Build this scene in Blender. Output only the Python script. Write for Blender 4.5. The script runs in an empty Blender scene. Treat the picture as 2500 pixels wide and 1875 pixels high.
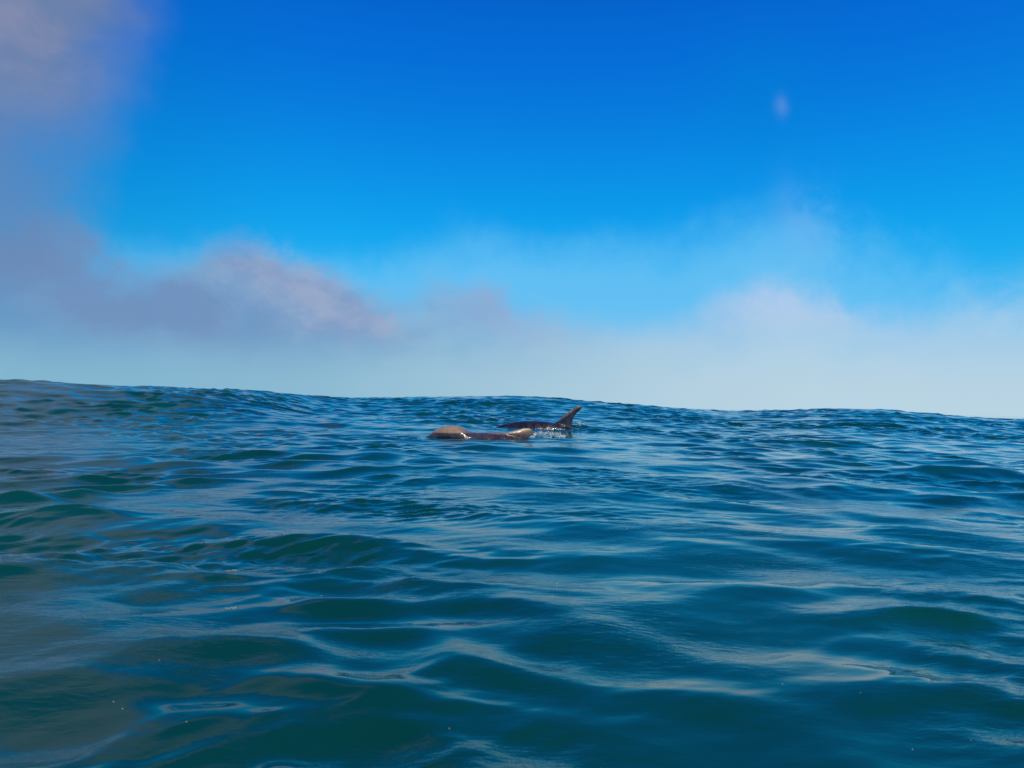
import bpy, bmesh, math, random
import numpy as np
from mathutils import Vector, Matrix

random.seed(7)
S = bpy.context.scene
COL = S.collection

# ------------------------------------------------------------------ camera
EYE = 0.45
F = 1805.6                       # focal length in pixels of the 2500 px wide photograph
cam_d = bpy.data.cameras.new('camera')
cam = bpy.data.objects.new('camera', cam_d)
COL.objects.link(cam)
cam_d.sensor_width = 36.0
cam_d.lens = 26.0
cam_d.clip_start = 0.02
cam_d.clip_end = 60000.0
PITCH, ROLL = math.radians(1.54), math.radians(1.42)
CR = Matrix.Rotation(math.pi / 2 + PITCH, 4, 'X') @ Matrix.Rotation(ROLL, 4, 'Z')
cam.matrix_world = Matrix.Translation((0, 0, EYE)) @ CR
S.camera = cam
cam_d.dof.use_dof = True
cam_d.dof.focus_distance = 9.5
cam_d.dof.aperture_fstop = 11.0


def ray(px, py):
    v = CR.to_3x3() @ Vector(((px - 1250) / F, -(py - 937.5) / F, -1.0))
    return v.normalized()


def at_z(px, py, z=0.0):
    v = ray(px, py)
    t = (z - EYE) / v.z
    return Vector((v.x * t, v.y * t, z))


def at_y(px, py, Y):
    v = ray(px, py)
    t = Y / v.y
    return Vector((v.x * t, Y, EYE + v.z * t))


# ------------------------------------------------------------------ sun, view
SUN_EL, SUN_AZ = math.radians(53), math.radians(138)    # azimuth clockwise from +Y (view direction)
sd = Vector((math.sin(SUN_AZ) * math.cos(SUN_EL), math.cos(SUN_AZ) * math.cos(SUN_EL), math.sin(SUN_EL)))
sun_d = bpy.data.lights.new('sun', 'SUN')
sun_d.energy = 3.4
sun_d.angle = math.radians(0.53)
sun_d.color = (1.0, 0.93, 0.82)
sun = bpy.data.objects.new('sun', sun_d)
COL.objects.link(sun)
sun.rotation_euler = sd.to_track_quat('Z', 'Y').to_euler()
vs = S.view_settings
vs.view_transform = 'Standard'
vs.look = 'None'
vs.exposure = 0.0
vs.gamma = 1.0
try:
    vs.use_curve_mapping = False
except Exception:
    pass


def lin(r, g, b):
    f = lambda c: (c / 255 / 12.92) if c / 255 <= 0.04045 else ((c / 255 + 0.055) / 1.055) ** 2.4
    return (f(r), f(g), f(b))


# ------------------------------------------------------------------ node helper
class N:
    def __init__(self, nt):
        self.nt = nt

    def new(self, t, **kw):
        n = self.nt.nodes.new(t)
        for k, v in kw.items():
            setattr(n, k, v)
        return n

    def put(self, sock, v):
        if hasattr(v, 'is_linked') or isinstance(v, bpy.types.NodeSocket):
            self.nt.links.new(v, sock)
        else:
            sock.default_value = v

    def m(self, op, a, b=0.0, c=None, clamp=False):
        n = self.new('ShaderNodeMath', operation=op, use_clamp=clamp)
        self.put(n.inputs[0], a)
        if op not in ('SINE', 'COSINE', 'ABSOLUTE', 'EXPONENT', 'ARCSINE', 'SQRT'):
            self.put(n.inputs[1], b)
        if c is not None:
            self.put(n.inputs[2], c)
        return n.outputs[0]

    def step(self, v, a, b, lo=0.0, hi=1.0):
        n = self.new('ShaderNodeMapRange', interpolation_type='SMOOTHERSTEP')
        self.put(n.inputs['Value'], v)
        self.put(n.inputs['From Min'], a)
        self.put(n.inputs['From Max'], b)
        self.put(n.inputs['To Min'], lo)
        self.put(n.inputs['To Max'], hi)
        return n.outputs['Result']

    def mix(self, f, a, b, blend='MIX'):
        n = self.new('ShaderNodeMix', data_type='RGBA', blend_type=blend)
        self.put(n.inputs[0], f)
        for s, v in ((n.inputs[6], a), (n.inputs[7], b)):
            if isinstance(v, tuple):
                v = v if len(v) == 4 else (*v, 1.0)
            self.put(s, v)
        return n.outputs[2]

    def noise(self, vec, scale, detail=4.0, rough=0.5, dist=0.0):
        n = self.new('ShaderNodeTexNoise')
        self.nt.links.new(vec, n.inputs['Vector'])
        n.inputs['Scale'].default_value = scale
        n.inputs['Detail'].default_value = detail
        n.inputs['Roughness'].default_value = rough
        n.inputs['Distortion'].default_value = dist
        return n.outputs['Fac']

    def curve(self, v, pts, lo, hi, vmin, vmax):
        """piecewise smooth function through pts (x, y), x in lo..hi, y in vmin..vmax"""
        n = self.new('ShaderNodeFloatCurve')
        c = n.mapping.curves[0]
        P = [((x - lo) / (hi - lo), (y - vmin) / (vmax - vmin)) for x, y in pts]
        while len(c.points) < len(P):
            c.points.new(0.5, 0.5)
        for p, q in zip(c.points, P):
            p.location = q
        n.mapping.update()
        t = self.m('DIVIDE', self.m('SUBTRACT', v, lo), hi - lo, clamp=True)
        self.put(n.inputs['Value'], t)
        return self.m('MULTIPLY_ADD', n.outputs['Value'], vmax - vmin, vmin)

    def mapping(self, vec, scale=(1, 1, 1), rot=(0, 0, 0), loc=(0, 0, 0)):
        n = self.new('ShaderNodeMapping')
        self.nt.links.new(vec, n.inputs['Vector'])
        n.inputs['Scale'].default_value = scale
        n.inputs['Rotation'].default_value = rot
        n.inputs['Location'].default_value = loc
        return n.outputs[0]


# ------------------------------------------------------------------ sky (world)
W = bpy.data.worlds.new('World')
S.world = W
W.use_nodes = True
nt = W.node_tree
nt.nodes.clear()
g = N(nt)
STR = 0.1
tc = g.new('ShaderNodeTexCoord').outputs['Generated']
sep = g.new('ShaderNodeSeparateXYZ')
nt.links.new(tc, sep.inputs[0])
X, Y, Z = sep.outputs
R2D = 180 / math.pi
az = g.m('MULTIPLY', g.m('ARCTAN2', X, Y), R2D)             # degrees, 0 ahead, + right
el = g.m('MULTIPLY', g.m('ARCSINE', Z), R2D)
sky = g.new('ShaderNodeTexSky', sky_type='NISHITA')
sky.sun_disc = False
sky.sun_elevation = SUN_EL
sky.sun_rotation = SUN_AZ
sky.air_density = 1.0
sky.dust_density = 0.4
sky.ozone_density = 3.0
hs = g.new('ShaderNodeHueSaturation')
hs.inputs['Saturation'].default_value = 1.35
nt.links.new(sky.outputs[0], hs.inputs['Color'])
K = 1 / STR


def lc(r, gg, b):
    return tuple(v * K for v in lin(r, gg, b))


# clear sky: the sky model graded to the deep polarised blue of the picture
ramp = g.new('ShaderNodeValToRGB')
ramp.color_ramp.interpolation = 'B_SPLINE'
stops = [(-2, (70, 185, 242)), (9.5, (20, 178, 244)), (13, (0, 164, 241)), (16.5, (0, 148, 235)), (20.5, (0, 128, 226)), (24.5, (0, 112, 219)),
         (29, (0, 100, 211)), (45, (2, 72, 160)), (90, (6, 48, 108))]
els = ramp.color_ramp.elements
while len(els) < len(stops):
    els.new(0.5)
for e, (d, c) in zip(els, stops):
    e.position = (d + 2) / 92
    e.color = (*lin(*c), 1)
nt.links.new(g.m('DIVIDE', g.m('ADD', el, 2.0), 92.0, clamp=True), ramp.inputs[0])
rampK = g.new('ShaderNodeVectorMath', operation='SCALE')
nt.links.new(ramp.outputs[0], rampK.inputs[0])
rampK.inputs['Scale'].default_value = K
clear = g.mix(0.94, hs.outputs[0], rampK.outputs[0])
clear = g.mix(g.step(az, -12, -34, 0.0, 0.28), clear, lc(0, 96, 168))

# drifting sea fog and cloud
wx = g.m('SUBTRACT', g.noise(tc, 5.0, 4, 0.55), 0.5)
wy = g.m('SUBTRACT', g.noise(g.mapping(tc, loc=(7, 3, 1)), 5.0, 4, 0.55), 0.5)
wf = g.m('SUBTRACT', g.noise(g.mapping(tc, loc=(2, 9, 4)), 15.0, 8, 0.68), 0.5)
azw = g.m('ADD', g.m('MULTIPLY_ADD', wx, 9.0, az), g.m('MULTIPLY', wf, 3.4))
elw = g.m('ADD', g.m('MULTIPLY_ADD', wy, 7.0, el), g.m('MULTIPLY', wf, 3.6))


def ae(px, py):
    v = ray(px, py)
    return math.degrees(math.atan2(v.x, v.y)), math.degrees(math.asin(v.z))


# top edge of the cloud bank (pixel positions turned into directions)
edge = [(-400, 450), (120, 530), (260, 620), (380, 610), (500, 585), (615, 545), (700, 610), (820, 665), (960, 735), (1080, 700),
        (1200, 720), (1350, 760), (1550, 770), (1720, 700), (1850, 665), (1980, 665), (2080, 690), (2200, 745), (2350, 720), (2900, 700)]
ep = [ae(*p) for p in edge]
ep = [(-180, 12), (-110, 15), (-70, 12)] + ep + [(60, 6), (100, 11), (140, 8), (180, 12)]
ep.sort()
bank_top = g.curve(azw, ep, -180, 180, 0, 20)
d_bank = g.m('SUBTRACT', bank_top, elw)
bank = g.step(d_bank, -1.6, 3.0)
veil_top = g.curve(azw, sorted([(-180, 14), (-60, 16)] + [ae(*p) for p in [(0, 500), (500, 520), (800, 570), (1200, 530), (1600, 510), (1930, 450), (2050, 490),
                                          (2250, 560), (2480, 600)]] + [(60, 13), (180, 14)]), -180, 180, 0, 24)
veil = g.step(g.m('SUBTRACT', veil_top, elw), -0.6, 6.0)
# tall mauve cloud on the left: everything left of this edge
le = [ae(*p) for p in [(190, 640), (200, 480), (200, 400), (270, 280), (320, 180), (400, 60), (470, -40)]]
lp = sorted([(e, a) for a, e in le] + [(0, -38), (5, -36), (34, -17), (45, -10), (90, -5)])
left_edge = g.curve(elw, lp, 0, 90, -60, 20)
col = g.step(g.m('SUBTRACT', left_edge, azw), -2.2, 6.5)
col = g.m('MULTIPLY', col, g.step(azw, -100, -75))
col = g.m('MULTIPLY', col, g.step(elw, 46, 30))


def blob(px, py, sx, sy, rot=0.0, warp=0.25):
    a0, e0 = ae(px, py)
    da = g.m('SUBTRACT', g.m('MULTIPLY_ADD', wf, warp * 4, az), a0)
    de = g.m('SUBTRACT', g.m('MULTIPLY_ADD', wf, warp * 4, el), e0)
    c, s = math.cos(rot), math.sin(rot)
    u = g.m('DIVIDE', g.m('ADD', g.m('MULTIPLY', da, c), g.m('MULTIPLY', de, s)), sx)
    v = g.m('DIVIDE', g.m('SUBTRACT', g.m('MULTIPLY', de, c), g.m('MULTIPLY', da, s)), sy)
    return g.m('EXPONENT', g.m('MULTIPLY', g.m('ADD', g.m('MULTIPLY', u, u), g.m('MULTIPLY', v, v)), -1.0))


wisp = g.m('MULTIPLY', blob(1905, 262, 0.44, 0.62, 0.22), 0.20)
wisp2 = g.m('MULTIPLY', blob(1965, 545, 1.7, 2.6, 0.35, 1.3), 0.22)
green = g.m('MULTIPLY', blob(1850, 230, 3.4, 3.6, 0.3, 0.6), 0.30)
hazy = g.step(el, g.step(az, -30, 10, 6.0, 9.0), 0.0)

soft = g.noise(tc, 4.2, 5, 0.5, 0.3)
fine = g.noise(g.mapping(tc, scale=(1, 1, 1.6)), 13.0, 5, 0.55, 0.2)
side = g.step(az, -34, 32)                                   # brighter fog to the right
dark_m = g.mix(side, lc(100, 146, 192), lc(140, 196, 236))
lite_m = g.mix(side, lc(122, 168, 206), lc(164, 204, 234))
cloudc = g.mix(g.step(g.m('ADD', g.m('MULTIPLY', soft, 0.7), g.m('MULTIPLY', fine, 0.3)), 0.36, 0.62), dark_m, lite_m)
smoke = g.mix(g.step(fine, 0.25, 0.75), lc(108, 130, 168), lc(136, 142, 172))
b1 = g.m('ADD', blob(740, 680, 7.2, 3.0, -0.55, 1.3), blob(640, 600, 3.2, 2.6, -0.3, 1.2), clamp=True)
b1 = g.m('ADD', b1, blob(860, 800, 3.4, 1.2, -0.3, 1.3), clamp=True)
b0 = g.m('ADD', blob(170, 640, 8.0, 3.2, -0.55, 1.3), blob(460, 760, 6.5, 2.6, -0.2, 1.3), clamp=True)
b2 = blob(1200, 740, 5.5, 2.0, -0.45, 1.2)
cloudc = g.mix(g.m('MULTIPLY', b0, 0.9), cloudc, lc(112, 142, 186))
cloudc = g.mix(g.m('MULTIPLY', b1, 0.88), cloudc, g.mix(g.step(fine, 0.28, 0.72), lc(126, 150, 192), lc(158, 170, 200)))
cloudc = g.mix(g.m('MULTIPLY', b2, 0.75), cloudc, lc(150, 168, 206))
b3 = g.m('ADD', blob(1880, 740, 5.5, 1.9, -0.1, 1.2), blob(2090, 750, 4.0, 0.8, -0.55, 1.0), clamp=True)
cloudc = g.mix(g.m('MULTIPLY', b3, 0.85), cloudc, lc(184, 204, 234))

c1 = g.mix(green, clear, lc(0, 132, 205))
c2 = g.mix(g.m('MULTIPLY', veil, 0.72), c1, lc(112, 196, 244))
c3 = g.mix(g.m('MULTIPLY', bank, g.step(fine, 0.1, 0.6, 0.84, 0.96)), c2, cloudc)
smoke = g.mix(g.step(el, 24, 13), smoke, lc(102, 132, 178))
c4 = g.mix(g.m('MULTIPLY', col, g.step(el, 8, 22, 0.66, 0.92)), c3, smoke)
hz = g.mix(side, lc(134, 184, 208), lc(188, 213, 226))
c5 = g.mix(g.m('MULTIPLY', hazy, 0.92), c4, hz)
c6 = g.mix(wisp, c5, lc(150, 180, 226))
c7 = g.mix(wisp2, c6, lc(140, 180, 235))
bg = g.new('ShaderNodeBackground')
bg.inputs['Strength'].default_value = STR
nt.links.new(c7, bg.inputs['Color'])
out = g.new('ShaderNodeOutputWorld')
nt.links.new(bg.outputs[0], out.inputs[0])
W.cycles.sampling_method = 'MANUAL'
W.cycles.sample_map_resolution = 512


# ------------------------------------------------------------------ object helpers
def mat(name):
    m = bpy.data.materials.new(name)
    m.use_nodes = True
    m.node_tree.nodes.clear()
    h = N(m.node_tree)
    p = h.new('ShaderNodeBsdfPrincipled')
    o = h.new('ShaderNodeOutputMaterial')
    m.node_tree.links.new(p.outputs[0], o.inputs[0])
    return m, h, p


def link(name, me, material=None, parent=None, **props):
    o = bpy.data.objects.new(name, me)
    COL.objects.link(o)
    if material:
        me.materials.clear()
        me.materials.append(material)
    if parent:
        o.parent = parent
    for k, v in props.items():
        o[k] = v
    return o


# ------------------------------------------------------------------ the sea surface
rng = np.random.default_rng(11)
NW = 300
lam = np.exp(rng.uniform(math.log(0.035), math.log(2.8), NW))
wt = np.exp(-(np.log(lam / 0.55) / 0.62) ** 2) + 0.60 * np.exp(-(np.log(lam / 0.17) / 0.7) ** 2) + 0.24 + 0.16 * (lam < 0.12)
spread = np.interp(np.log(lam), np.log([0.035, 0.12, 0.25, 0.5, 0.8, 3]), [0.45, 0.5, 0.75, 0.55, 0.40, 0.32])
th = rng.normal(0, 1, NW) * spread + np.where(lam < 0.13, -0.35, 0.04)
kx, ky = np.sin(th) * 2 * np.pi / lam, np.cos(th) * 2 * np.pi / lam
ph = rng.uniform(0, 2 * np.pi, NW)
slope = wt * rng.uniform(0.6, 1.4, NW)
slope *= 0.148 / math.sqrt((slope ** 2).sum() / 2)
amp = slope * lam / (2 * np.pi)
order = np.argsort(-lam)

# crest of the big swell, as seen (px, height of crest above the true horizon in px, distance)
CREST = [(-3500, 22, 19), (-900, 24, 20), (-300, 20, 21), (0, 18, 19), (300, 18, 19), (450, 20, 19), (600, 20, 20), (690, 13, 22), (780, 4, 26),
         (900, 4, 28), (1050, 10, 28), (1250, 17, 28), (1350, 14, 28), (1450, 9, 29), (1600, 2, 30), (1780, -5, 31), (1900, 0, 31),
         (2050, 6, 30), (2150, 8, 30), (2300, 0, 31), (2420, -4, 32), (2600, -3, 32), (3500, 4, 32), (6500, 0, 32)]
CT = np.array([math.atan((p - 1250) / F) for p, _, _ in CREST])
CH = np.array([c[1] for c in CREST], float)
CD = np.array([c[2] for c in CREST], float)


def smooth(a, b, v):
    t = np.clip((v - a) / (b - a), 0, 1)
    return t * t * (3 - 2 * t)


_tt = np.linspace(-1.5, 1.5, 1201)
_k = np.exp(-(np.arange(-24, 25) / 9.0) ** 2)
_k /= _k.sum()
_H = np.convolve(np.pad(np.interp(_tt, CT, CH), 24, mode='edge'), _k, 'valid')
_D = np.convolve(np.pad(np.interp(_tt, CT, CD), 24, mode='edge'), _k, 'valid')

# single waves one can pick out: (px, py) on the crest, wavelength across, crest half length, height, turn in degrees
HERO = [(690, 1318, 0.62, 0.26, 0.034, 6), (900, 1335, 0.60, 0.30, 0.020, -8), (230, 1245, 0.95, 0.55, 0.030, 4),
        (1180, 1250, 0.7, 0.45, 0.020, 0), (800, 1215, 1.0, 0.55, 0.024, 0), (1450, 1200, 1.1, 0.75, 0.026, 2),
        (1930, 1172, 1.5, 0.8, 0.045, 0), (2330, 1155, 1.5, 0.9, 0.055, 4), (2300, 1285, 0.8, 0.5, 0.024, -4),
        (900, 1405, 0.45, 0.22, 0.018, 5), (700, 1480, 0.40, 0.30, 0.018, 14), (1150, 1455, 0.38, 0.25, 0.013, -6),
        (1650, 1420, 0.42, 0.25, 0.013, -3), (1300, 1420, 0.4, 0.2, 0.012, -8), (2250, 1500, 0.34, 0.26, 0.020, -8),
        (450, 1580, 0.36, 0.30, 0.016, 20), (100, 1680, 0.40, 0.2, 0.016, 16), (2300, 1690, 0.34, 0.20, 0.018, -14),
        (1450, 1560, 0.30, 0.18, 0.010, -4), (900, 1530, 0.28, 0.12, 0.011, 8), (150, 1400, 0.5, 0.35, 0.018, 10),
        (1280, 1100, 1.2, 0.8, 0.030, 10), (1850, 1085, 1.5, 1.3, 0.040, 4), (1700, 1290, 0.6, 0.35, 0.014, -5),
        (2050, 1620, 0.30, 0.2, 0.008, -8), (1550, 1700, 0.26, 0.16, 0.008, 10), (700, 1720, 0.26, 0.22, 0.009, 20)]
HP = [(at_z(a, b), w, l, h, math.radians(r)) for a, b, w, l, h, r in HERO]
DOL1 = at_z(1180, 1072)
DOL2 = at_z(1330, 1052)


def swell(x, y):
    r = np.hypot(x, y) + 1e-9
    t = np.clip(np.arctan2(x, np.maximum(y, 1e-6)), -1.45, 1.45)
    t = np.where(y < 0, np.sign(x) * 1.45, t)
    H = np.interp(t, _tt, _H)
    D = np.interp(t, _tt, _D)
    # distance of the crest line measured along the ray
    top = EYE + (H - 1.5) / F * D / np.cos(np.clip(t, -1.2, 1.2)) * 1.0
    front = smooth(0, 1, (r - 10.0) / (D - 10.0))
    back = 1 - smooth(0, 1, (r - D) / 16.0)
    z = top * np.where(r < D, front ** 1.35, back)
    z = z * smooth(-0.3, 0.25, y / r)
    return z


def water(x, y, sp):
    """displacement (dx, dy, dz) of the surface at rest point x, y; sp = mesh spacing there"""
    r = np.hypot(x, y)
    z = swell(x, y)
    dx = np.zeros_like(x)
    dy = np.zeros_like(x)
    # patches of livelier and quieter water
    p1 = 0.5 + 0.5 * np.sin(0.9 * x + 0.4 * y + 1.3 + 1.1 * np.sin(0.5 * y - 0.35 * x))
    p2 = 0.5 + 0.5 * np.sin(1.9 * y - 1.1 * x + 0.6 + 1.4 * np.sin(0.8 * x + 0.9 * y))
    p3 = 0.5 + 0.5 * np.sin(2.9 * x + 2.3 * y + 2.0 * np.sin(1.3 * x - 1.7 * y + 2.0))
    # gentle warp so that crests are not ruler straight
    wxx = x + 0.10 * np.sin(1.1 * y + 0.7 * x) + 0.05 * np.sin(2.7 * y - 1.9 * x + 1.0)
    wyy = y + 0.30 * (np.sqrt(np.minimum(np.maximum(-x, 0), 2.5) ** 2 + 0.04) - 0.2) + 0.12 * (np.sqrt(np.minimum(np.maximum(x, 0), 2.5) ** 2 + 0.04) - 0.2) + 0.10 * np.sin(0.9 * x - 0.5 * y + 2.0) + 0.06 * np.sin(2.3 * x + 1.1 * y)
    calm = 1 - 0.62 * np.exp(-((x - DOL1.x - 0.2) / 1.5) ** 2 - ((y - DOL1.y - 0.5) / 1.6) ** 2)
    farf = 1.0 + 0.5 * smooth(9, 18, r)
    nearf = 0.45 + 0.55 * smooth(0.9, 3.4, r)
    for i in order:
        L = lam[i]
        f = smooth(1.7, 3.4, L / sp)
        I = np.nonzero(f > 1e-3)[0]
        if not len(I):
            continue
        f = f[I]
        if L < 0.12:
            f = f * (0.4 + 3.8 * p3[I] * p2[I]) * (1 - 0.5 * smooth(2.5, 6, r[I]))
        elif L < 0.35:
            f = f * (0.35 + 1.5 * p3[I] * p1[I])
        elif L < 1.0:
            f = f * (0.6 + 0.7 * p1[I])
        f = f * calm[I] * farf[I] * (nearf[I] if L > 0.3 else 1.0)
        a = kx[i] * wxx[I] + ky[i] * wyy[I] + ph[i]
        c, s = np.cos(a), np.sin(a)
        A = amp[i]
        z[I] += A * f * c
        q = (1.0 if L > 0.2 else 0.5) * A * f
        dx[I] -= q * s * math.sin(th[i])
        dy[I] -= q * s * math.cos(th[i])
    for L, tt, A, p in ((6.3, 0.25, 0.012, 0.4), (9.1, -0.3, 0.022, 2.1), (4.4, 0.05, 0.007, 4.4), (14.0, 0.1, 0.03, 1.0)):
        z = z + A * calm * np.cos((x * math.sin(tt) + y * math.cos(tt)) * 2 * np.pi / L + p) * smooth(1.5, 6, r)
    for P, w, l, h, rt in HP:
        u = (x - P.x) * math.cos(rt) + (y - P.y) * math.sin(rt)
        v = -(x - P.x) * math.sin(rt) + (y - P.y) * math.cos(rt)
        v = v + 0.25 * u * u / l                              # crest curls back at its ends
        e = np.exp(-(u / l) ** 2 - (v / (0.55 * w)) ** 2)
        z = z + 0.65 * h * e * np.cos(v * 2 * np.pi / w)
        dy -= 0.6 * h * e * np.sin(v * 2 * np.pi / w)
    for D0, ln, dp in ((DOL1, 1.1, 0.0), (DOL2, 1.1, 0.0)):   # the animals push up small ripples round themselves
        q = np.sqrt(((x - D0.x) / ln) ** 2 + ((y - D0.y) / 0.45) ** 2)
        z = z + 0.010 * np.exp(-((q - 1.0) / 0.5) ** 2) * np.cos(q * 16)
    return dx, dy, z


def build_sea():
    a_front = np.linspace(-62, 62, 1020)
    a_back = np.linspace(62, 298, 92)[1:-1]
    ang = np.radians(np.concatenate([a_front, a_back]))
    r = np.concatenate([np.geomspace(0.05, 0.58, 16)[:-1], np.geomspace(0.58, 3, 275), np.geomspace(3, 35, 723)[1:], np.geomspace(35, 62, 58)[1:], np.geomspace(62, 40000, 70)[1:]])
    na, nr = len(ang), len(r)
    A, R = np.meshgrid(ang, r)
    x, y = R * np.sin(A), R * np.cos(A)
    da = np.abs(np.concatenate([np.diff(ang), [2 * np.pi - ang[-1] + ang[0]]]))
    da = np.maximum(da, np.roll(da, 1))
    dr = np.gradient(r)
    sp = np.maximum(R * da[None, :], dr[:, None])
    x, y, sp = x.ravel(), y.ravel(), sp.ravel()
    dx, dy, dz = water(x, y, sp)
    co = np.empty((na * nr + 1, 3), np.float32)
    co[:-1, 0], co[:-1, 1], co[:-1, 2] = x + dx, y + dy, dz
    co[-1] = (0, 0, 0)
    i = np.arange(nr - 1)[:, None] * na
    j = np.arange(na)[None, :]
    j2 = (j + 1) % na
    quads = np.stack([i + j, i + na + j, i + na + j2, i + j2], -1).reshape(-1, 4)
    quads = quads[:, ::-1]
    tri = np.stack([np.full(na, na * nr), np.arange(na), (np.arange(na) + 1) % na], -1)[:, ::-1]
    me = bpy.data.meshes.new('water')
    nq, ntr = len(quads), len(tri)
    me.vertices.add(len(co))
    me.vertices.foreach_set('co', co.ravel())
    loops = np.concatenate([quads.ravel(), tri.ravel()]).astype(np.int32)
    me.loops.add(len(loops))
    me.loops.foreach_set('vertex_index', loops)
    me.polygons.add(nq + ntr)
    me.polygons.foreach_set('loop_start', np.concatenate([np.arange(nq) * 4, nq * 4 + np.arange(ntr) * 3]).astype(np.int32))
    me.polygons.foreach_set('use_smooth', np.ones(nq + ntr, bool))
    me.update(calc_edges=True)
    # normals up
    if me.polygons[1000].normal.z < 0:
        me.flip_normals()
    return me


wm, h, p = mat('sea_water')
geo = h.new('ShaderNodeNewGeometry')
pos = geo.outputs['Position']
big = h.noise(pos, 0.35, 3)
base = h.mix(h.step(big, 0.35, 0.65), (0.0010, 0.042, 0.035), (0.0016, 0.060, 0.050))
h.put(p.inputs['Base Color'], base)
p.inputs['Roughness'].default_value = 0.02
p.inputs['Specular Tint'].default_value = (0.86, 1.0, 0.74, 1)
p.inputs['IOR'].default_value = 1.47
r1 = h.noise(h.mapping(pos, scale=(1, 1.9, 1), rot=(0, 0, 0.25)), 9.0, 3, 0.5, 0.4)
r2 = h.noise(h.mapping(pos, scale=(1, 2.4, 1), rot=(0, 0, -0.35), loc=(3, 1, 0)), 30.0, 3, 0.55, 0.3)
patch = h.step(h.noise(h.mapping(pos, scale=(1, 1.5, 1)), 1.3, 3, 0.5), 0.36, 0.62)
hgt = h.m('ADD', h.m('MULTIPLY', r1, 0.0013), h.m('MULTIPLY', h.m('MULTIPLY', r2, patch), 0.0018))
bump = h.new('ShaderNodeBump')
bump.inputs['Strength'].default_value = 1.0
bump.inputs['Distance'].default_value = 1.0
h.put(bump.inputs['Height'], hgt)
h.put(p.inputs['Normal'], bump.outputs[0])
sea = link('water', build_sea(), wm, kind='structure')


def wz(x, y):
    a = np.array([float(x)]), np.array([float(y)])
    return float(water(a[0], a[1], np.array([0.02]))[2][0])


# ------------------------------------------------------------------ dolphins
def skin(name, dark, mid, pale):
    m_, h, p = mat(name)
    tcn = h.new('ShaderNodeTexCoord').outputs['Object']
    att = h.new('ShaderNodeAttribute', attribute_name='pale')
    n1 = h.noise(tcn, 9.0, 5, 0.6)
    n2 = h.noise(h.mapping(tcn, scale=(1, 3, 3)), 38.0, 3, 0.6)
    sp_ = h.new('ShaderNodeSeparateXYZ')
    m_.node_tree.links.new(tcn, sp_.inputs[0])
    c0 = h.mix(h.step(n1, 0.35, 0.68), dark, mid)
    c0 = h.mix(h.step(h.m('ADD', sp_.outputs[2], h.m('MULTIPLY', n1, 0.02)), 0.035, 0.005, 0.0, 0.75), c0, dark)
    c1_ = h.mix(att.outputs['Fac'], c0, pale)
    scr = h.m('MULTIPLY', h.step(n2, 0.62, 0.72), 0.22)
    c2_ = h.mix(scr, c1_, (0.34, 0.27, 0.24))
    h.put(p.inputs['Base Color'], c2_)
    h.put(p.inputs['Roughness'], h.step(n1, 0.3, 0.7, 0.22, 0.38))
    p.inputs['IOR'].default_value = 1.38
    p.inputs['Coat Weight'].default_value = 1.0
    p.inputs['Coat Roughness'].default_value = 0.045
    p.inputs['Coat IOR'].default_value = 1.333
    for sock, st in (('Normal', 0.5), ('Coat Normal', 1.0)):
        bm_ = h.new('ShaderNodeBump')
        bm_.inputs['Strength'].default_value = st
        bm_.inputs['Distance'].default_value = 0.02
        h.put(bm_.inputs['Height'], h.m('ADD', h.m('MULTIPLY', h.noise(tcn, 14.0, 2), 0.9), h.m('MULTIPLY', n2, 0.06)))
        h.put(p.inputs[sock], bm_.outputs[0])
    return m_


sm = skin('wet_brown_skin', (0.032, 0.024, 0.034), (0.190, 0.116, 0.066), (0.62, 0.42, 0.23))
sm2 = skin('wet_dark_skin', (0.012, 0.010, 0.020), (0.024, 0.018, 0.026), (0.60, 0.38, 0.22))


def loft(bm, rings, cap=True):
    prev = None
    first = None
    for ring in rings:
        vs_ = [bm.verts.new(c) for c in ring]
        if prev:
            n = len(vs_)
            for k in range(n):
                bm.faces.new((prev[k], prev[(k + 1) % n], vs_[(k + 1) % n], vs_[k]))
        else:
            first = vs_
        prev = vs_
    if cap:
        bm.faces.new(first[::-1])
        bm.faces.new(prev)


def catmull(keys, n):
    K_ = np.array(keys, float)
    t = np.linspace(0, len(K_) - 1, n)
    i = np.clip(np.floor(t).astype(int), 0, len(K_) - 2)
    f = (t - i)[:, None]
    P = lambda j: K_[np.clip(j, 0, len(K_) - 1)]
    p0, p1, p2, p3 = P(i - 1), P(i), P(i + 1), P(i + 2)
    return 0.5 * ((2 * p1) + (-p0 + p2) * f + (2 * p0 - 5 * p1 + 4 * p2 - p3) * f ** 2 + (-p0 + 3 * p1 - 3 * p2 + p3) * f ** 3)


def body_rings(keys):
    rings = []
    for x, top, bot, w in catmull(keys, 60):
        w = max(w, 0.004)
        if top - bot < 0.008:
            top = bot + 0.008
        zc, hh = (top + bot) / 2, (top - bot) / 2
        rings.append([(x, w * math.sin(a) * (1 - 0.12 * math.cos(a)), zc + hh * math.cos(a)) for a in np.linspace(0, 2 * math.pi, 29)[:-1]])
    return rings


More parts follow.
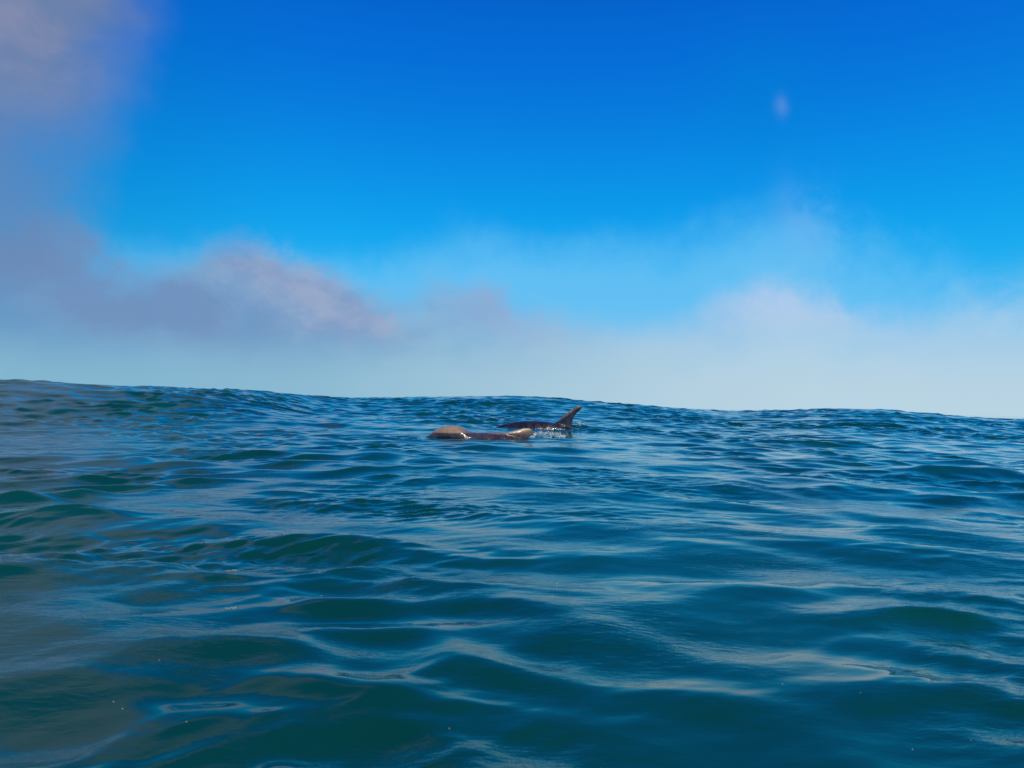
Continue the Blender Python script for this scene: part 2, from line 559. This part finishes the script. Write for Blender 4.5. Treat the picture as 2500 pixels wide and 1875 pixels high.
def foil(secs, n=18):
    """secs: (leading point, trailing point, half thickness, thickness direction)"""
    rings = []
    flat = []
    for le_, te_, t, d in secs:
        flat.append([*le_, *te_, t, *d])
    for row in catmull(flat, 16):
        le_, te_, t, d = Vector(row[0:3]), Vector(row[3:6]), row[6], Vector(row[7:10]).normalized()
        ring = []
        for k in range(n):
            a = 2 * math.pi * k / n
            c = 0.5 - 0.5 * math.cos(a)                      # 0 leading .. 1 trailing
            th_ = max(t, 0.003) * (1.48 * math.sqrt(max(c, 0)) - 0.63 * c - 1.76 * c * c + 1.42 * c ** 3 - 0.5 * c ** 4) * 2.0
            ring.append(tuple(le_.lerp(te_, c) + d * th_ * (1 if a < math.pi else -1)))
        rings.append(ring)
    return rings


def to_mesh(bm, name, voxel, pale):
    me0 = bpy.data.meshes.new(name)
    bmesh.ops.recalc_face_normals(bm, faces=bm.faces)
    bm.to_mesh(me0)
    bm.free()
    o = bpy.data.objects.new('temporary', me0)
    COL.objects.link(o)
    m = o.modifiers.new('r', 'REMESH')
    m.mode = 'VOXEL'
    m.voxel_size = voxel
    m.use_smooth_shade = True
    s = o.modifiers.new('s', 'SMOOTH')
    s.factor = 0.5
    s.iterations = 5
    dg = bpy.context.evaluated_depsgraph_get()
    me = bpy.data.meshes.new_from_object(o.evaluated_get(dg))
    bpy.data.objects.remove(o)
    bpy.data.meshes.remove(me0)
    me.name = name
    co = np.empty(len(me.vertices) * 3)
    me.vertices.foreach_get('co', co)
    co = co.reshape(-1, 3)
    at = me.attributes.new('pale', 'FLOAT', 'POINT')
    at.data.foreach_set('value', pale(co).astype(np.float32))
    me.polygons.foreach_set('use_smooth', np.ones(len(me.polygons), bool))
    return me


def seg_dist(co, a, b):
    a, b = np.array(a, float), np.array(b, float)
    ab = b - a
    t = np.clip(((co - a) @ ab) / (ab @ ab), 0, 1)
    return np.linalg.norm(co - (a + t[:, None] * ab), axis=1)


def add_tail_and_flippers(bm, tz, fx, fz):
    for s in (-1, 1):
        loft(bm, foil([((-1.00, 0.0, tz), (-1.16, 0.0, tz), 0.012, (0, 0, 1)), ((-1.05, 0.12 * s, tz), (-1.20, 0.12 * s, tz), 0.010, (0, 0, 1)),
                       ((-1.15, 0.24 * s, tz), (-1.24, 0.24 * s, tz), 0.006, (0, 0, 1)), ((-1.24, 0.31 * s, tz), (-1.26, 0.31 * s, tz), 0.003, (0, 0, 1))]))
        loft(bm, foil([((fx, 0.10 * s, fz), (fx - 0.15, 0.10 * s, fz), 0.018, (0, 0, 1)), ((fx - 0.08, 0.22 * s, fz - 0.09), (fx - 0.20, 0.21 * s, fz - 0.09), 0.012, (0, 0, 1)),
                       ((fx - 0.20, 0.31 * s, fz - 0.18), (fx - 0.24, 0.30 * s, fz - 0.18), 0.005, (0, 0, 1))]))


# near animal: forehead out of the water, low back, fin lying over towards the viewer (+x is forward, +y away from its left side)
bm = bmesh.new()
loft(bm, body_rings([(1.20, -0.085, -0.10, 0.012), (1.12, -0.065, -0.12, 0.040), (1.04, -0.050, -0.14, 0.055), (0.985, -0.02, -0.15, 0.085),
                     (0.93, 0.035, -0.13, 0.115), (0.85, 0.074, -0.12, 0.140), (0.76, 0.098, -0.12, 0.150), (0.66, 0.098, -0.14, 0.155),
                     (0.57, 0.080, -0.18, 0.165), (0.50, 0.042, -0.26, 0.180), (0.43, 0.020, -0.33, 0.200), (0.30, 0.022, -0.34, 0.210),
                     (0.10, 0.028, -0.35, 0.215), (-0.06, 0.015, -0.33, 0.20), (-0.20, -0.05, -0.32, 0.185), (-0.36, -0.10, -0.31, 0.155), (-0.6, -0.14, -0.29, 0.115),
                     (-0.85, -0.17, -0.27, 0.06), (-1.05, -0.20, -0.25, 0.028), (-1.14, -0.215, -0.235, 0.015)]))
loft(bm, foil([((0.24, 0.10, -0.04), (-0.16, 0.06, -0.09), 0.034, (0, 1, 0.1)), ((0.07, 0.08, 0.010), (-0.20, 0.06, -0.08), 0.034, (0, 1, 0.3)),
               ((-0.09, 0.05, 0.052), (-0.265, 0.04, -0.050), 0.032, (0, 1, 0.4)), ((-0.19, 0.02, 0.078), (-0.325, 0.0, 0.000), 0.027, (0, 1, 0.45)),
               ((-0.28, 0.0, 0.085), (-0.345, -0.01, 0.045), 0.017, (0, 1, 0.45))]))
add_tail_and_flippers(bm, -0.225, 0.52, -0.24)
FIN1 = [(0.24, 0.10, 0.0), (0.07, 0.09, 0.03), (-0.09, 0.07, 0.055), (-0.20, 0.03, 0.078), (-0.27, 0.0, 0.09)]


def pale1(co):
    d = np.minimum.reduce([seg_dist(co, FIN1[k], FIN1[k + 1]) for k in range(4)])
    v = np.clip(1.2 - d / 0.048, 0, 1) * np.clip((co[:, 2] - 0.0) / 0.03, 0, 1)  # sunlit cream of the fin's leading edge, painted into the skin colour
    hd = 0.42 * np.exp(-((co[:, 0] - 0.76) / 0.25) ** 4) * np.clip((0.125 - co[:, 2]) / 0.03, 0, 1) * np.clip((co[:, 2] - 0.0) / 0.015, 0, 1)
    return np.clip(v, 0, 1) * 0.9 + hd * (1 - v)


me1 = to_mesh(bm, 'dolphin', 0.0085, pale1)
c1p = at_z(1238, 1073)
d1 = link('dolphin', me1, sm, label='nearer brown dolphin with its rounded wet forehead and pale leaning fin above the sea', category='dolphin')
d1.rotation_euler = (0, 0, math.radians(180 + 3))
d1.location = (c1p.x - 0.0, c1p.y + 0.15, wz(c1p.x, c1p.y + 0.1) + 0.052)

# farther animal: arched back and tall swept fin
bm = bmesh.new()
loft(bm, body_rings([(1.25, -0.165, -0.18, 0.012), (1.17, -0.155, -0.20, 0.040), (1.09, -0.14, -0.22, 0.055), (1.03, -0.10, -0.25, 0.085),
                     (0.97, -0.04, -0.28, 0.125), (0.88, 0.015, -0.30, 0.155), (0.75, 0.050, -0.32, 0.175), (0.60, 0.080, -0.33, 0.190),
                     (0.42, 0.100, -0.34, 0.205), (0.22, 0.104, -0.34, 0.215), (0.02, 0.090, -0.33, 0.205), (-0.2, 0.045, -0.31, 0.185),
                     (-0.42, -0.02, -0.29, 0.150), (-0.65, -0.10, -0.27, 0.105), (-0.86, -0.16, -0.26, 0.06), (-1.05, -0.19, -0.24, 0.028),
                     (-1.14, -0.205, -0.225, 0.015)]))
loft(bm, foil([((0.0, 0.0, 0.03), (-0.37, 0.0, -0.06), 0.034, (0, 1, 0)), ((-0.12, -0.01, 0.12), (-0.36, -0.01, 0.03), 0.034, (0, 1, 0.2)),
               ((-0.235, -0.04, 0.22), (-0.385, -0.05, 0.14), 0.032, (0, 1, 0.25)), ((-0.35, -0.08, 0.305), (-0.445, -0.09, 0.24), 0.028, (0, 1, 0.3)),
               ((-0.435, -0.10, 0.362), (-0.52, -0.11, 0.31), 0.026, (0, 1, 0.3)), ((-0.505, -0.12, 0.385), (-0.545, -0.12, 0.35), 0.014, (0, 1, 0.3))]))
add_tail_and_flippers(bm, -0.215, 0.55, -0.24)
FIN2 = [(0.0, 0.0, 0.06), (-0.11, -0.01, 0.12), (-0.235, -0.04, 0.22), (-0.345, -0.08, 0.31), (-0.49, -0.11, 0.385)]


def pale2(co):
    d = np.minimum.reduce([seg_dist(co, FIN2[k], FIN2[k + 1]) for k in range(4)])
    return np.clip(1.15 - d / 0.05, 0, 1) * 0.36 * np.clip((co[:, 2] - 0.06) / 0.05, 0, 1)  # lit leading edge painted in as pale skin, trailing side left dark


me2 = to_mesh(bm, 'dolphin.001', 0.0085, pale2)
c2p = at_z(1345, 1053)
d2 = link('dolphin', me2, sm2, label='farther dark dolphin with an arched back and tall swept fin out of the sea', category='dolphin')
d2.rotation_euler = (0, 0, math.radians(180 + 2))
d2.location = (c2p.x, c2p.y, wz(c2p.x, c2p.y) + 0.035)

# ------------------------------------------------------------------ foam and splash
fm, h, p = mat('foam')
p.inputs['Base Color'].default_value = (0.72, 0.75, 0.68, 1)
p.inputs['Roughness'].default_value = 0.25
p.inputs['Subsurface Weight'].default_value = 0.0
p.inputs['Alpha'].default_value = 1.0
dm, h, p = mat('water_drops')
p.inputs['Base Color'].default_value = (0.02, 0.10, 0.13, 1)
p.inputs['Roughness'].default_value = 0.05
p.inputs['IOR'].default_value = 1.333


def balls(name, spots, material, sub=1, **props):
    bm = bmesh.new()
    for (x, y, z, rx, ry, rz_) in spots:
        a = random.uniform(0, 6.28)
        M_ = Matrix.Translation((x, y, z)) @ Matrix.Rotation(a, 4, 'Z') @ Matrix.Diagonal((rx, ry, rz_, 1))
        bmesh.ops.create_icosphere(bm, subdivisions=sub, radius=1.0, matrix=M_)
    for f_ in bm.faces:
        f_.smooth = True
    me = bpy.data.meshes.new(name)
    bm.to_mesh(me)
    bm.free()
    return link(name, me, material, **props)


def scatter(px0, px1, py0, py1, n, r0, r1, up=0.0, flat=0.5, jit=0.0):
    o = []
    for _ in range(n):
        q = at_z(random.uniform(px0, px1), random.uniform(py0, py1))
        r = random.uniform(r0, r1)
        o.append((q.x, q.y, wz(q.x, q.y) + random.uniform(0, 1) ** 2 * up, r * random.uniform(1, 2.2), r, r * flat))
    return o


foam = []
for bx, by, ex, ey, n in ((1315, 1057, 16, 4, 120), (1297, 1068, 6, 4, 90), (1332, 1060, 7, 3, 60), (1352, 1064, 16, 2, 150), (1372, 1067, 10, 2, 120), (1306, 1063, 5, 3, 60),
                          (1345, 1056, 40, 5, 90), (1395, 1050, 18, 3, 80), (1416, 1048, 10, 4, 70)):
    for _ in range(n):
        q = at_z(random.gauss(bx, ex * 0.55), random.gauss(by, ey * 0.5))
        r = random.uniform(0.002, 0.009) * random.uniform(0.5, 1.2)
        lift = abs(random.gauss(0, 0.02)) if bx > 1390 else abs(random.gauss(0, 0.006))
        foam.append((q.x, q.y, wz(q.x, q.y) + lift + 0.004, r * random.uniform(1, 2.6), r, r * 0.6))
foam += scatter(1060, 1320, 1071, 1075, 70, 0.001, 0.003, 0.004)
foam += scatter(1230, 1380, 1053, 1056, 50, 0.001, 0.003, 0.004)
foam += scatter(1000, 1075, 1064, 1072, 34, 0.0015, 0.004, 0.01)
foam += scatter(1165, 1210, 1050, 1064, 30, 0.0015, 0.004, 0.03)
balls('foam', foam, fm, 1, kind='stuff')
drops = scatter(1380, 1432, 1046, 1056, 90, 0.004, 0.016, 0.07, 0.8) + scatter(1300, 1385, 1056, 1070, 60, 0.006, 0.02, 0.012, 0.5)
balls('splash_drops', drops, dm, 2, kind='stuff')


fm2, h, p = mat('bubble_foam')
p.inputs['Base Color'].default_value = (0.22, 0.27, 0.23, 1)
p.inputs['Roughness'].default_value = 0.2


def clump(px, py, rad, n, label):
    c = at_z(px, py)
    sp_ = []
    for _ in range(n):
        a, q = random.uniform(0, 6.28), math.sqrt(random.random()) * rad
        x, y = c.x + q * math.cos(a) * 1.3, c.y + q * math.sin(a)
        r = random.uniform(0.0007, 0.0022)
        sp_.append((x, y, wz(x, y) + r * 0.2, r, r, r))
    balls('foam_clump', sp_, fm2, 1, label=label, category='foam', group='small foam clumps floating on the near water')


clump(568, 1383, 0.013, 46, 'round clump of white bubbles on the dark wave face left of centre')
clump(565, 1484, 0.010, 34, 'thin streak of white bubbles on the wave below the round clump')

# motes of drifting bits on the near water
pm, h, p = mat('drift_specks')
tcp = h.new('ShaderNodeNewGeometry').outputs['Position']
h.put(p.inputs['Base Color'], h.mix(h.step(h.noise(tcp, 6.0, 2), 0.4, 0.6), (0.55, 0.30, 0.12), (0.65, 0.75, 0.55)))
p.inputs['Roughness'].default_value = 0.3
pts = [(785, 1440), (1110, 1454), (1136, 1518), (1112, 1460), (1140, 1530), (388, 1628), (455, 1766), (299, 1726), (1097, 1772), (1466, 1859),
       (277, 1712), (617, 1742), (2100, 1703), (1910, 1673), (2370, 1802), (2448, 1806), (2398, 1358), (1530, 1300), (1360, 1417), (2228, 1820)]
sp2 = []
for a, b in pts:
    q = at_z(a, b)
    r = 0.0008 * (0.6 + q.y * 0.35) * random.uniform(0.7, 1.2)
    sp2.append((q.x, q.y, wz(q.x, q.y) + r * 0.4, r, r, r * 0.7))
balls('drift_specks', sp2, pm, 1, kind='stuff')
